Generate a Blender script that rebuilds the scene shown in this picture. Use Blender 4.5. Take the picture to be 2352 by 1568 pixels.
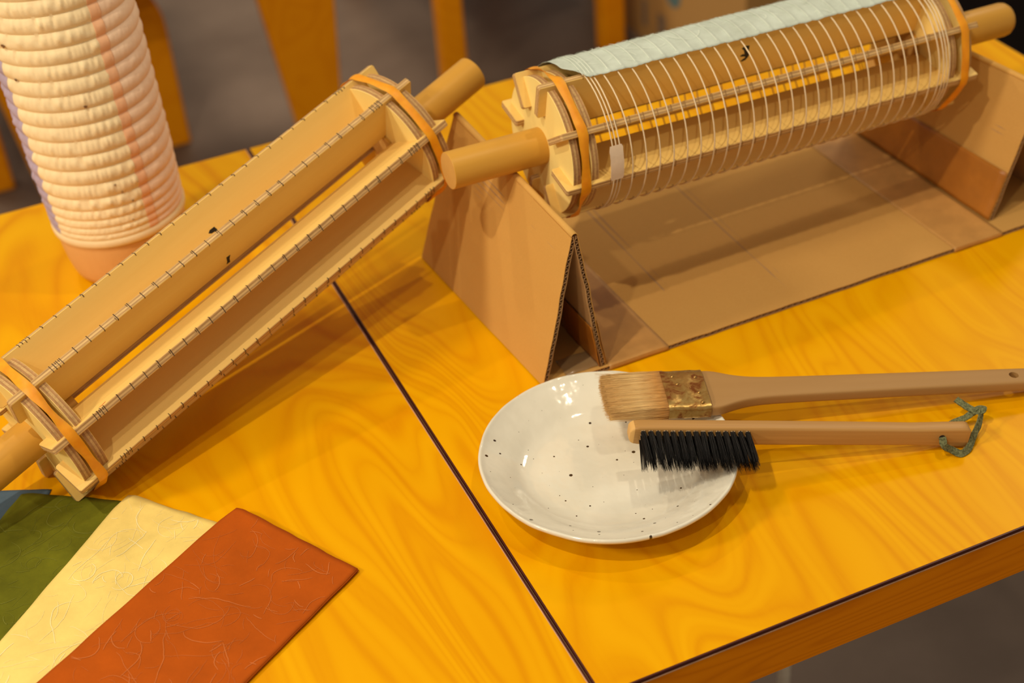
import bpy, bmesh, math, random
from mathutils import Vector, Matrix, noise
random.seed(7)
PI = math.pi
S = bpy.context.scene
for o in list(bpy.data.objects): bpy.data.objects.remove(o)
COL = S.collection

# ------------------------------------------------------------------ camera, world, lights, exposure
cam_d = bpy.data.cameras.new('camera'); cam = bpy.data.objects.new('camera', cam_d); COL.objects.link(cam)
cam_d.sensor_width = 36.0; cam_d.lens = 3519.0/2352*36
cam_d.clip_start = .02
Rw = [(0.91264828, -0.40234637, -0.07204523), (-0.29155722, -0.51726406, -0.80463177), (0.28647427, 0.75535111, -0.58938714)]
m = Matrix.Identity(4)
for i in range(3):
    m[i][0] = Rw[0][i]; m[i][1] = -Rw[1][i]; m[i][2] = -Rw[2][i]
m[0][3], m[1][3], m[2][3] = 0, 0, .68
cam.matrix_world = m
cam_d.dof.use_dof = True; cam_d.dof.focus_distance = .985; cam_d.dof.aperture_fstop = 6.0
S.camera = cam
S.view_settings.view_transform = 'Standard'; S.view_settings.look = 'None'
S.view_settings.gamma = 1; S.view_settings.use_curve_mapping = False
S.view_settings.exposure = -.17

W = bpy.data.worlds.new('world'); S.world = W; W.use_nodes = True
W.node_tree.nodes['Background'].inputs[0].default_value = (1.0, .84, .66, 1)
W.node_tree.nodes['Background'].inputs[1].default_value = .34

def lamp(name, loc, power, aim=None, spot=None, radius=.028, col=(1, .86, .64), blend=.6):
    d = bpy.data.lights.new(name, 'SPOT' if spot else 'POINT')
    d.energy = power; d.color = col; d.shadow_soft_size = radius
    o = bpy.data.objects.new(name, d); COL.objects.link(o); o.location = loc
    if spot:
        d.spot_size = math.radians(spot); d.spot_blend = blend
        o.rotation_euler = (Vector(aim)-Vector(loc)).to_track_quat('-Z', 'Y').to_euler()
    return o
lamp('ceiling_or_fill_spot', (-.70, .28, 2.1), 82, (.25, .9, 0), 75)
lamp('ceiling_or_fill_spot', (.80, .55, 2.1), 30, (.3, .9, 0), 75)
lamp('ceiling_or_fill_spot', (-.25, 1.9, 2.0), 26, (.3, .9, 0), 75)
lamp('ceiling_or_fill_spot', (-1.0, -.55, 1.95), 46, (.25, .95, 0), 75)  # added fill from the front left, brightens upright faces
lamp('ceiling_or_fill_spot', (-1.5, .74, 1.25), 70, (.3, .9, 0), 75, .12)  # added fill, low on the left, for the end discs and left support
lamp('ceiling_or_fill_spot', (1.9, 1.75, 1.5), 26, (.2, 1.1, 0), 70, .12)  # added fill at the back right, for the pink side of the lantern
lamp('ceiling_or_fill_spot', (.9, 3.3, 2.0), 130, (.7, 2.9, -.7), 75, .4)  # added background fill, lifts the floor and chairs
lamp('ceiling_or_fill_spot', (-.4, 3.4, 2.0), 200, (.1, 3.0, -.7), 75, .4)  # second added background fill, lifts the floor behind the lantern

# ------------------------------------------------------------------ materials
def nt(name):
    mt = bpy.data.materials.new(name); mt.use_nodes = True
    t = mt.node_tree; b = t.nodes['Principled BSDF']; return mt, t, b
def N(t, kind, **kw):
    n = t.nodes.new(kind)
    for k, v in kw.items(): setattr(n, k, v)
    return n
def L(t, a, b): t.links.new(a, b)
def math_(t, op, a, b=None):
    n = N(t, 'ShaderNodeMath', operation=op)
    for i, v in enumerate((a, b)):
        if v is None: continue
        if isinstance(v, (int, float)): n.inputs[i].default_value = v
        else: L(t, v, n.inputs[i])
    return n.outputs[0]
def mapped(t, scale, rot=(0, 0, 0), loc=(0, 0, 0)):
    c = N(t, 'ShaderNodeTexCoord'); mp = N(t, 'ShaderNodeMapping')
    mp.inputs['Scale'].default_value = scale; mp.inputs['Rotation'].default_value = rot; mp.inputs['Location'].default_value = loc
    L(t, c.outputs['Object'], mp.inputs['Vector']); return mp.outputs[0]
def noise_(t, vec, scale, detail=3, rough=.5, dist=0):
    n = N(t, 'ShaderNodeTexNoise'); n.inputs['Scale'].default_value = scale
    n.inputs['Detail'].default_value = detail; n.inputs['Roughness'].default_value = rough
    n.inputs['Distortion'].default_value = dist
    L(t, vec, n.inputs['Vector']); return n.outputs['Fac']
def ramp(t, fac, stops):
    r = N(t, 'ShaderNodeValToRGB'); e = r.color_ramp.elements
    while len(e) < len(stops): e.new(.5)
    for el, (p, c) in zip(e, stops): el.position = p; el.color = (*c, 1) if len(c) == 3 else c
    L(t, fac, r.inputs[0]); return r.outputs[0]
def mixc(t, fac, a, b, mode='MIX'):
    n = N(t, 'ShaderNodeMix', data_type='RGBA', blend_type=mode)
    if isinstance(fac, (int, float)): n.inputs[0].default_value = fac
    else: L(t, fac, n.inputs[0])
    for i, v in ((6, a), (7, b)):
        if isinstance(v, tuple): n.inputs[i].default_value = (*v, 1)
        else: L(t, v, n.inputs[i])
    return n.outputs[2]
def bump(t, b, h, strength=.2, dist=.001):
    n = N(t, 'ShaderNodeBump'); n.inputs['Strength'].default_value = strength; n.inputs['Distance'].default_value = dist
    L(t, h, n.inputs['Height']); L(t, n.outputs[0], b.inputs['Normal'])
def plain(name, c, rough=.5, spec=.4, metal=0, var=.12, sc=60, bs=0, bsc=200):
    mt, t, b = nt(name); v = mapped(t, (1, 1, 1)); f = noise_(t, v, sc, 4)
    c2 = tuple(x*(1-var*2) for x in c); c3 = tuple(min(1, x*(1+var)) for x in c)
    L(t, ramp(t, f, [(.3, c2), (.7, c3)]), b.inputs['Base Color'])
    b.inputs['Roughness'].default_value = rough; b.inputs['Specular IOR Level'].default_value = spec; b.inputs['Metallic'].default_value = metal
    if bs: bump(t, b, noise_(t, v, bsc, 3), bs, .0006)
    return mt

def table_wood(name, c1, c2, c3, rot=0, loc=(0, 0, 0), swirl=1.0, rough=.34, stretch=.30, freq=100, sc=None):
    mt, t, b = nt(name)
    v = mapped(t, sc or (1, stretch, 1), (0, 0, rot), loc)
    n = noise_(t, v, 6.5*swirl, 2.2, .45, .35)
    w1 = noise_(t, v, 3.1*swirl, 2, .5, .2)
    s = math_(t, 'SINE', math_(t, 'ADD', math_(t, 'MULTIPLY', n, freq), math_(t, 'MULTIPLY', w1, 40)))
    s = math_(t, 'ADD', math_(t, 'MULTIPLY', s, .5), .5)
    s = math_(t, 'POWER', s, .55)
    s = mixc(t, ramp(t, noise_(t, v, 2.3, 2), [(.35, (.35,)*3), (.65, (1.0,)*3)]), (.75, .75, .75), s)
    s2 = math_(t, 'ADD', math_(t, 'MULTIPLY', math_(t, 'SINE', math_(t, 'MULTIPLY', n, freq*2.7)), .5), .5)
    s2 = math_(t, 'POWER', s2, .6)
    s2 = mixc(t, ramp(t, noise_(t, v, 4.1, 2), [(.42, (0,)*3), (.6, (.55,)*3)]), (1, 1, 1), s2)
    s = mixc(t, 1.0, s, s2, 'MULTIPLY')
    fine = noise_(t, mapped(t, (1, .05, 1) if not sc else (.05, 1, 1), (0, 0, rot), loc), 420, 2)
    blot = noise_(t, v, 5, 3, .6)
    col = ramp(t, s, [(0, c1), (.55, c2), (1, c3)])
    col = mixc(t, math_(t, 'MULTIPLY', fine, .30), col, c3)
    col = mixc(t, math_(t, 'MULTIPLY', ramp(t, blot, [(.35, (0, 0, 0)), (.7, (1, 1, 1))]), .22), col, c1)
    L(t, col, b.inputs['Base Color'])
    b.inputs['Roughness'].default_value = rough; b.inputs['Specular IOR Level'].default_value = .08
    return mt
def ply_face(name, c1, c2, rough=.55, along=(1, 1, 1), spec=.3):
    mt, t, b = nt(name)
    v = mapped(t, along)
    f = noise_(t, v, 160, 4, .6); g = noise_(t, v, 18, 2)
    col = mixc(t, f, c1, c2); col = mixc(t, math_(t, 'MULTIPLY', g, .5), col, c1)
    L(t, col, b.inputs['Base Color']); b.inputs['Roughness'].default_value = rough; b.inputs['Specular IOR Level'].default_value = spec
    bump(t, b, f, .05, .0004)
    return mt
def ply_edge(name, axis, thick, cs, along):
    """layered plywood edge: veneer stripes across the thickness, rough grain"""
    mt, t, b = nt(name)
    c = N(t, 'ShaderNodeTexCoord'); sp = N(t, 'ShaderNodeSeparateXYZ'); L(t, c.outputs['Object'], sp.inputs[0])
    k = math_(t, 'ADD', math_(t, 'DIVIDE', sp.outputs[axis], thick), .5)
    r = ramp(t, k, [(0, cs[0]), (.17, cs[1]), (.36, cs[2]), (.62, cs[1]), (.80, cs[0])]); r.node.color_ramp.interpolation = 'CONSTANT'
    v = mapped(t, along); f = noise_(t, v, 500, 4, .7)
    col = mixc(t, math_(t, 'MULTIPLY', ramp(t, f, [(.45, (0, 0, 0)), (.72, (1, 1, 1))]), .55), r, (.22, .115, .045))
    L(t, col, b.inputs['Base Color']); b.inputs['Roughness'].default_value = .8
    bump(t, b, f, .4, .0006)
    return mt
M = {}
M['table'] = table_wood('table_wood', (.66, .245, .0), (.775, .36, .0), (.825, .415, .001), rot=-.10, loc=(.3, .1, 0))
M['table_b'] = table_wood('table_wood_left', (.66, .245, .0), (.775, .36, .0), (.825, .415, .001), rot=-.06, loc=(2.1, .7, 0), swirl=.85)
M['band'] = table_wood('edge_band_wood', (.68, .175, .0), (.84, .245, .0), (.90, .275, .001), rot=0, swirl=2.6, rough=.4, freq=90, sc=(.10, 1, 1))
M['laminate'] = plain('dark_laminate', (.075, .012, .006), .4)
M['cream_line'] = plain('pale_laminate', (.62, .35, .20), .4)
M['steel'] = plain('pale_metal', (.85, .78, .62), .4, .5, 0)
M['floor'] = None
M['ply'] = ply_face('birch_ply_face', (.78, .50, .135), (.88, .62, .20), along=(.06, 1, 1))
M['disc'] = ply_face('disc_face', (.93, .70, .24), (.96, .78, .30), along=(1, 1, .2))
M['edge'] = ply_edge('ply_edge', 1, .005, [(.62, .37, .13), (.47, .27, .10), (.70, .46, .19)], (.12, 1, 1))
M['disc_edge'] = ply_edge('disc_edge', 0, .006, [(.52, .29, .11), (.42, .22, .08), (.60, .38, .15)], (1, 1, 1))
M['rod'] = ply_face('dowel_wood', (.56, .28, .035), (.66, .35, .055), .42, along=(.05, 1, 1))
M['rod_end'] = ply_face('dowel_end_grain', (.62, .33, .08), (.70, .40, .11), .7)
M['ink'] = plain('black_ink', (.012, .009, .008), .6, var=.05)
M['pencil'] = plain('pencil_mark', (.11, .065, .03), .8)
M['notch'] = plain('notch_shade', (.36, .20, .075), .8)
M['red'] = plain('red_pencil', (.7, .06, .01), .7)
def rubber():
    mt, t, b = nt('orange_rubber'); v = mapped(t, (1, 1, 1)); f = noise_(t, v, 120, 3)
    L(t, ramp(t, f, [(.3, (.80, .28, .003)), (.7, (.92, .37, .006))]), b.inputs['Base Color'])
    b.inputs['Roughness'].default_value = .45; b.inputs['Subsurface Weight'].default_value = .25; b.inputs['Subsurface Radius'].default_value = (.004, .0015, .0003)
    b.inputs['Subsurface Scale'].default_value = .5
    return mt
M['rubber'] = rubber()
def card(name, c1, c2, fl=(1, .02, 1)):
    mt, t, b = nt(name); v = mapped(t, (1, 1, 1)); f = noise_(t, v, 900, 3, .7); g = noise_(t, v, 14, 3); h = noise_(t, mapped(t, fl), 150, 2)
    col = mixc(t, f, c1, c2); col = mixc(t, math_(t, 'MULTIPLY', g, .4), col, c1)
    col = mixc(t, math_(t, 'MULTIPLY', h, .18), col, c1)
    L(t, col, b.inputs['Base Color']); b.inputs['Roughness'].default_value = .75; b.inputs['Specular IOR Level'].default_value = .2
    bump(t, b, h, .06, .0006)
    return mt
M['card'] = card('cardboard', (.58, .31, .075), (.70, .41, .115))
M['card_dim'] = card('cardboard_dimmed', (.52, .275, .07), (.63, .365, .105))  # darker copy of the cardboard, its dimmer lighting put into the colour
M['card_in'] = card('cardboard_inner', (.42, .24, .10), (.55, .33, .14))
M['flute'] = card('cardboard_flute', (.36, .21, .10), (.46, .28, .14))
def tape(name, c, alpha, rough=.22):
    mt, t, b = nt(name); v = mapped(t, (1, 1, 1)); f = noise_(t, v, 35, 4, .6)
    L(t, ramp(t, f, [(.35, tuple(x*.8 for x in c)), (.65, c)]), b.inputs['Base Color'])
    b.inputs['Roughness'].default_value = rough; b.inputs['Alpha'].default_value = alpha
    bump(t, b, f, .06, .001)
    return mt
M['tape'] = tape('brown_tape', (.58, .30, .085), 1, .42)
M['tape_orange'] = tape('orange_brown_tape', (.52, .19, .022), .8, .38)
M['tape_white'] = tape('white_paper_tape', (.86, .68, .50), 1, .8)
M['strand'] = plain('pale_strand', (.82, .66, .44), .5, var=.05)
def tissue():
    mt, t, b = nt('aqua_tissue'); v = mapped(t, (1, 1, 1)); f = noise_(t, v, 60, 5, .65)
    L(t, ramp(t, f, [(.3, (.50, .56, .49)), (.7, (.63, .71, .64))]), b.inputs['Base Color'])
    b.inputs['Roughness'].default_value = .9; b.inputs['Specular IOR Level'].default_value = .1
    b.inputs['Alpha'].default_value = .93
    bump(t, b, f, .3, .001); return mt
M['tissue'] = tissue()
M['fibre_pale'] = plain('pale_fibre', (.80, .86, .76), .8, var=.04)
def washi(name, c, var=.1, trans=0, bs=.25):
    mt, t, b = nt(name); v = mapped(t, (1, 1, 1)); f = noise_(t, v, 25, 5, .65); g = noise_(t, v, 260, 4, .7)
    c2 = tuple(x*(1-var*1.6) for x in c); c3 = tuple(min(1, x*(1+var)) for x in c)
    col = ramp(t, f, [(.3, c2), (.7, c3)]); col = mixc(t, math_(t, 'MULTIPLY', g, .25), col, c2)
    L(t, col, b.inputs['Base Color']); b.inputs['Roughness'].default_value = .85; b.inputs['Specular IOR Level'].default_value = .15
    bump(t, b, g, bs, .0006)
    if False:
        tl = N(t, 'ShaderNodeBsdfTranslucent'); L(t, col, tl.inputs[0]); mx = N(t, 'ShaderNodeMixShader'); mx.inputs[0].default_value = trans
        out = [n for n in t.nodes if n.type == 'OUTPUT_MATERIAL'][0]; L(t, b.outputs[0], mx.inputs[1]); L(t, tl.outputs[0], mx.inputs[2]); L(t, mx.outputs[0], out.inputs[0])
    return mt
M['rust'] = washi('rust_washi', (.44, .083, .003))
M['rust_f'] = washi('rust_fibre', (.56, .155, .038))
M['yellow'] = washi('yellow_washi', (.86, .66, .20))
M['yellow_f'] = washi('yellow_fibre', (.94, .82, .42))
M['green'] = washi('green_washi', (.135, .138, .006), .2)
M['green_f'] = washi('green_fibre', (.175, .18, .022))
M['blue'] = washi('blue_washi', (.085, .135, .19), .15)
M['cream'] = washi('cream_lantern_paper', (.95, .78, .48), .05, .38)
M['pink'] = washi('pink_lantern_paper', (1.0, .72, .52), .05, .38)
M['pink_dark'] = washi('pink_paper_overlap', (.95, .55, .32), .06, .38)
M['lavender'] = washi('lavender_lantern_paper', (.47, .38, .50), .06, .38)
M['fleck'] = plain('bark_fleck', (.20, .09, .03), .8)
M['base_wood'] = ply_face('lantern_base_wood', (.74, .40, .14), (.84, .50, .20), .5, along=(1, 1, .15))
M['brush_wood'] = ply_face('brush_handle_wood', (.35, .19, .062), (.42, .24, .085), .5, along=(.06, 1, 1))
M['bamboo'] = ply_face('bamboo_handle', (.34, .165, .045), (.62, .36, .115), .42, along=(.04, 4, 4))
M['bamboo_end'] = ply_face('bamboo_end_grain', (.66, .38, .12), (.74, .45, .16), .7)
def brass():
    mt, t, b = nt('tarnished_brass'); v = mapped(t, (1, 1, 1)); f = noise_(t, v, 120, 5, .65, .6)
    L(t, ramp(t, f, [(.38, (.22, .07, .015)), (.50, (.42, .25, .07)), (.78, (.60, .44, .16))]), b.inputs['Base Color'])
    b.inputs['Metallic'].default_value = .8
    L(t, ramp(t, f, [(.36, (.75,)*3), (.5, (.32,)*3)]), b.inputs['Roughness'])
    bump(t, b, noise_(t, v, 60, 3), .5, .002); return mt
M['brass'] = brass()
def hairm(name, ends):
    mt, t, b = nt(name); c = N(t, 'ShaderNodeTexCoord'); sp = N(t, 'ShaderNodeSeparateXYZ'); L(t, c.outputs['Object'], sp.inputs[0])
    k = math_(t, 'MULTIPLY', sp.outputs[0], 1/.045)
    f = noise_(t, mapped(t, (.04, 1, 1)), 700, 3)
    col = ramp(t, k, ends); col = mixc(t, math_(t, 'MULTIPLY', f, .6), col, (.50, .27, .07))
    L(t, col, b.inputs['Base Color']); b.inputs['Roughness'].default_value = .45; return mt
M['hair'] = hairm('tan_hair', [(0, (.78, .48, .17)), (.55, (.86, .62, .28)), (.85, (.62, .31, .08)), (1, (.30, .12, .03))])
M['black_hair'] = plain('black_bristle', (.008, .007, .007), .35, .4)
M['white_knot'] = plain('pale_tuft_root', (.45, .33, .2), .7)
M['cord'] = plain('green_suede', (.165, .175, .085), .95, .1, var=.3, sc=700, bs=.5, bsc=1500)
M['chair'] = table_wood('chair_wood', (.74, .245, .002), (.82, .29, .003), (.86, .32, .004), rot=0, swirl=1, rough=.35, stretch=.1, freq=40)
M['dark_hole'] = plain('dark_hole', (.03, .015, .008), .9)
M['box'] = card('carton_card', (.40, .215, .065), (.48, .27, .09))
M['print_blue'] = plain('blue_green_print', (.10, .17, .17), .7)
M['print_grey'] = plain('grey_print', (.21, .15, .10), .7)
M['black'] = plain('filler_black', (.004, .002, .0015), .9, .05)
def glaze():
    mt, t, b = nt('speckled_glaze'); v = mapped(t, (1, 1, 1))
    f = noise_(t, v, 22, 3, .5)
    col = ramp(t, f, [(.3, (.70, .67, .56)), (.7, (.80, .77, .66))])
    vo = N(t, 'ShaderNodeTexVoronoi'); vo.voronoi_dimensions = '2D'; vo.inputs['Scale'].default_value = 85; L(t, v, vo.inputs['Vector'])
    rnd = N(t, 'ShaderNodeSeparateColor'); L(t, vo.outputs['Color'], rnd.inputs[0])
    size = math_(t, 'MULTIPLY', math_(t, 'POWER', rnd.outputs[0], 3.2), .11)
    dot = math_(t, 'LESS_THAN', vo.outputs['Distance'], size)
    col = mixc(t, dot, col, (.045, .022, .008))
    L(t, col, b.inputs['Base Color'])
    b.inputs['Roughness'].default_value = .09; b.inputs['Specular IOR Level'].default_value = .5
    b.inputs['Coat Weight'].default_value = .35; b.inputs['Coat Roughness'].default_value = .03
    bump(t, b, noise_(t, v, 38, 3, .5), .30, .004); return mt
M['glaze'] = glaze()
def floor_mat():
    mt, t, b = nt('dark_floor'); v = mapped(t, (1, 1, 1)); f = noise_(t, v, 3.2, 4, .6); g = noise_(t, v, 90, 3)
    col = ramp(t, f, [(.3, (.100, .068, .050)), (.7, (.170, .124, .096))]); col = mixc(t, math_(t, 'MULTIPLY', g, .3), col, (.10, .07, .055))
    L(t, col, b.inputs['Base Color']); b.inputs['Roughness'].default_value = .5; b.inputs['Specular IOR Level'].default_value = .3; return mt
M['floor'] = floor_mat()

# ------------------------------------------------------------------ mesh helpers
class MB:
    def __init__(s): s.v = []; s.f = []; s.m = []
    def quadstrip(s, rows, closed_u=False, closed_v=False, mi=0):
        b = len(s.v); nu = len(rows[0]); nv = len(rows)
        for r in rows: s.v += [tuple(p) for p in r]
        for j in range(nv if closed_v else nv-1):
            for i in range(nu if closed_u else nu-1):
                a = b+j*nu+i; c = b+j*nu+(i+1) % nu; d = b+((j+1) % nv)*nu
                s.f.append((a, c, d+(i+1) % nu, d+i)); s.m.append(mi)
        return b
    def face(s, pts, mi=0):
        b = len(s.v); s.v += [tuple(p) for p in pts]; s.f.append(tuple(range(b, b+len(pts)))); s.m.append(mi)
    def box(s, c, d, mi=0, M4=None):
        x, y, z = d[0]/2, d[1]/2, d[2]/2
        P = [Vector((c[0]+i*x, c[1]+j*y, c[2]+k*z)) for i in (-1, 1) for j in (-1, 1) for k in (-1, 1)]
        if M4: P = [M4 @ p for p in P]
        b = len(s.v); s.v += [tuple(p) for p in P]
        for f in ((0, 1, 3, 2), (4, 6, 7, 5), (0, 4, 5, 1), (2, 3, 7, 6), (0, 2, 6, 4), (1, 5, 7, 3)):
            s.f.append(tuple(b+i for i in f)); s.m.append(mi)
    def prism(s, poly, fn, t0, t1, mi=0, side=0):
        """polygon (u,v) extruded: fn(u,v,t)->xyz"""
        b = len(s.v); n = len(poly)
        for t in (t0, t1): s.v += [tuple(fn(u, v, t)) for u, v in poly]
        s.f.append(tuple(b+i for i in range(n))[::-1]); s.m.append(mi)
        s.f.append(tuple(b+n+i for i in range(n))); s.m.append(mi)
        for i in range(n):
            j = (i+1) % n; s.f.append((b+i, b+j, b+n+j, b+n+i)); s.m.append(side)
    def tube(s, path, r, n=8, closed=False, mi=0, caps=True):
        path = [Vector(p) for p in path]; rows = []; up = Vector((0, 0, 1)); k = len(path)
        nrm = None
        for i, p in enumerate(path):
            a = path[(i-1) % k] if closed or i > 0 else path[0]; c = path[(i+1) % k] if closed or i < k-1 else path[-1]
            t = (c-a).normalized()
            if nrm is None:
                nrm = t.cross(up); nrm = nrm.normalized() if nrm.length > 1e-4 else Vector((1, 0, 0))
            nrm = (nrm-t*nrm.dot(t)).normalized(); bn = t.cross(nrm)
            rr = r(i/(k-1)) if callable(r) else r
            rows.append([p+nrm*math.cos(q*2*PI/n)*rr+bn*math.sin(q*2*PI/n)*rr for q in range(n)])
        b = s.quadstrip(rows, True, closed, mi)
        if caps and not closed:
            s.f.append(tuple(b+i for i in range(n))); s.m.append(mi)
            s.f.append(tuple(b+(k-1)*n+i for i in range(n))[::-1]); s.m.append(mi)
    def lathe(s, prof, n=64, mi=0, axis='Z', cap=True, mis=None):
        rows = []
        for r, h in prof:
            row = []
            for q in range(n):
                a = q*2*PI/n; c, d = r*math.cos(a), r*math.sin(a)
                row.append((c, d, h) if axis == 'Z' else (h, c, d))
            rows.append(row)
        b = len(s.v)
        for r in rows: s.v += r
        for j in range(len(rows)-1):
            for i in range(n):
                a = b+j*n+i; c = b+j*n+(i+1) % n
                s.f.append((a, c, c+n, a+n)); s.m.append(mis[j] if mis else mi)
        if cap:
            s.f.append(tuple(b+i for i in range(n))[::-1]); s.m.append(mis[0] if mis else mi)
            s.f.append(tuple(b+(len(rows)-1)*n+i for i in range(n))); s.m.append(mis[-1] if mis else mi)
    def mesh(s, name, mats, smooth=None):
        me = bpy.data.meshes.new(name); me.from_pydata(s.v, [], s.f)
        for mt in (mats if isinstance(mats, (list, tuple)) else [mats]): me.materials.append(mt)
        me.polygons.foreach_set('material_index', s.m)
        bm = bmesh.new(); bm.from_mesh(me); bmesh.ops.recalc_face_normals(bm, faces=bm.faces); bm.to_mesh(me); bm.free()
        if smooth is not None:
            me.shade_smooth()
            if smooth < 180: me.set_sharp_from_angle(angle=math.radians(smooth))
        me.update(); return me
    def build(s, name, mats, parent=None, smooth=None, bevel=0, bseg=1):
        o = bpy.data.objects.new(name, s.mesh(name, mats, smooth)); COL.objects.link(o)
        if parent: o.parent = parent
        if bevel:
            md = o.modifiers.new('bevel', 'BEVEL'); md.width = bevel; md.segments = bseg; md.limit_method = 'ANGLE'; md.angle_limit = .6
        return o
def inst(name, me, parent=None):
    o = bpy.data.objects.new(name, me); COL.objects.link(o)
    if parent: o.parent = parent
    return o
def tag(o, label, cat, group=None):
    o['label'] = label; o['category'] = cat
    if group: o['group'] = group
    return o
def thing(name, label, cat, mat=None, group=None):
    o = bpy.data.objects.new(name, None); COL.objects.link(o); o.empty_display_size = .02
    if mat is not None: o.matrix_world = mat
    return tag(o, label, cat, group)
def frame(origin, X, Y, Z):
    mm = Matrix.Identity(4)
    for i in range(3): mm[i][0] = X[i]; mm[i][1] = Y[i]; mm[i][2] = Z[i]; mm[i][3] = origin[i]
    return mm
def nz(x, y=0, z=0): return noise.noise(Vector((x, y, z)))

# ------------------------------------------------------------------ setting: floor
b = MB(); b.face([(-4, -2, -.70), (6, -2, -.70), (6, 7, -.70), (-4, 7, -.70)])
fl = b.build('floor', M['floor']); fl['kind'] = 'structure'

# ------------------------------------------------------------------ tables
def table(x0, x1, label, mat, legs):
    y0, y1, h = .5342, 1.2725, .041
    t = thing('work_table', label, 'table', Matrix.Translation(((x0+x1)/2, (y0+y1)/2, -.70)))
    def loc(o): o.parent = t; o.matrix_parent_inverse = Matrix.Translation((-(x0+x1)/2, -(y0+y1)/2, .70)); return o
    def slab(a, bb, c, d, z0, z1):
        q = MB(); q.box(((a+bb)/2, (c+d)/2, (z0+z1)/2), (bb-a, d-c, z1-z0)); return q
    e = .0011
    loc(slab(x0+e, x1-e, y0+e, y1-e, -.004, 0).build('tabletop', mat))
    q = MB()
    for a in ((x0, x1, y0, y0+e), (x0, x1, y1-e, y1), (x0, x0+e, y0+e, y1-e), (x1-e, x1, y0+e, y1-e)):
        q.box(((a[0]+a[1])/2, (a[2]+a[3])/2, -.0015), (a[1]-a[0], a[3]-a[2], .0028))
    loc(q.build('laminate_edge', M['laminate']))['label'] = 'dark red-brown laminate edge line'
    q = MB(); g = .0007
    q.box(((x0+x1)/2, (y0+y1)/2, -.0033), (x1-x0+.0004, y1-y0+.0004, .0008))
    if x0 < 0: q.box((x1-e-.00025, (y0+y1)/2, -.0009), (.0006, y1-y0-2*e, .0020))
    loc(q.build('cream_line', M['cream_line']))
    q = slab(x0+.0002, x1-.0002, y0+.0002, y1-.0002, -h, -.0041); loc(q.build('edge_band', M['band']))
    for lx, ly, r, bx, by in legs:
        q = MB(); q.tube([(lx, ly, -h), (bx, by, -.70)], r, 16); loc(q.build('leg', M['steel'], smooth=40))
    return t
xs = .2368
table(xs+.0008, .948, 'orange pine-topped table on the right, under the white plate and cardboard stand', M['table'],
      [(.575, .85, .0062, .585, .87), (.90, 1.20, .014, .90, 1.20), (.90, .62, .014, .92, .62), (.30, 1.2, .014, .3, 1.2)])
table(-.475, xs-.0008, 'orange pine-topped table on the left, under the coloured papers and the lantern', M['table_b'],
      [(-.42, .60, .014, -.43, .59), (-.42, 1.21, .014, -.43, 1.22), (.19, .60, .014, .19, .60), (.19, 1.21, .014, .19, 1.21)])

# ------------------------------------------------------------------ lantern moulds
RF, RIN, TH, RROD = .0547, .015, .0050, .0137
def mould_frame(P, psi, tilt):
    ax = Vector((math.cos(psi)*math.cos(tilt), math.sin(psi)*math.cos(tilt), math.sin(tilt)))
    side = ax.cross(Vector((0, 0, 1))).normalized(); up = side.cross(ax)
    return frame(P, ax, -side, up)
def tick_positions(LF):
    g = [.035, .0378, .0406, .0434]; k = LF/.36
    return [x for x in g]+[.0545+i*.01125*k for i in range(24)]+[LF-x+.004 for x in g[::-1]]
def mould(label, P, psi, tilt, th, LF, rods, mark):
    mw = mould_frame(P, psi, tilt)
    t = thing('lantern_mould', label, 'mould', mw, 'wooden lantern moulds')
    c = .0011; d1 = .009; i1 = .030
    prof = [(c+.0005, RF), (.0005, RF-c), (.0005, RF-.025), (.0005+.0012, RF-.0262), (d1+.004, RF-.0262), (d1+.004, RIN+.004), (i1, RIN)]
    half = prof[:]
    poly = half+[(LF-x, z) for x, z in half[::-1]]
    q = MB(); q.prism(poly, lambda u, v, tt: (u, tt, v), -TH/2, TH/2, 0, 1)
    fin_me = q.mesh('fin', [M['ply'], M['edge']])
    q = MB(); rnd = random.Random(3)
    for x in tick_positions(LF):
        w = rnd.uniform(.0004, .0007); sl = rnd.uniform(-.0003, .0003); dp = rnd.uniform(.0012, .0022)
        q.box((x, 0, RF-dp/2+.00012), (w, TH+.00024, dp), 0)
        if rnd.random() < .6:
            q.box((x-.0012, (TH/2)*rnd.choice((-1, 1))*.5, RF+.00005), (.0004, TH*.5, .0002))
    tick_me = q.mesh('notch', mark)
    for k in range(8):
        f = inst('fin', fin_me, t); f.rotation_euler = (th+k*PI/4, 0, 0)
        md = f.modifiers.new('bevel', 'BEVEL'); md.width = .0004; md.segments = 1; md.limit_method = 'ANGLE'
        nn = inst('notch', tick_me, f); nn['kind'] = 'stuff'
    rd = .0508
    for s0 in (d1-.002, d1+.0125, LF-d1-.0185, LF-d1-.004):
        q = MB(); q.lathe([(rd-.0003, 0), (rd, .0003), (rd, .0057), (rd-.0003, .006)], 96, axis='X', mis=[0, 1, 0, 0]); 
        q.v = [(x-.003, y, z) for x, y, z in q.v]
        o = q.build('end_disc', [M['disc'], M['disc_edge']], t, smooth=30); o.location = (s0+.003, 0, 0)
    for (a, bb, ra, rb) in rods:
        q = MB(); pr_ = []
        for i in range(5):
            w = i/4*PI/2; pr_.append((RROD-ra+ra*math.sin(w), a+ra-ra*math.cos(w)))
        for i in range(5):
            w = i/4*PI/2; pr_.append((RROD-rb+rb*math.cos(w), bb-rb+rb*math.sin(w)))
        pr_ = [(max(r, .002), h) for r, h in pr_]
        mis = [0]*(len(pr_)-1); mis[0] = 1 if ra < .002 else 0; mis[-1] = 1 if rb < .002 else 0
        q.lathe(pr_, 48, axis='X', mis=mis); o = q.build('axle', [M['rod'], M['rod_end']], t, smooth=35)
    return t, mw, fin_me
PL = (-.0223, .863, .0502); PR = (.3716, .90298, .1387)
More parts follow.
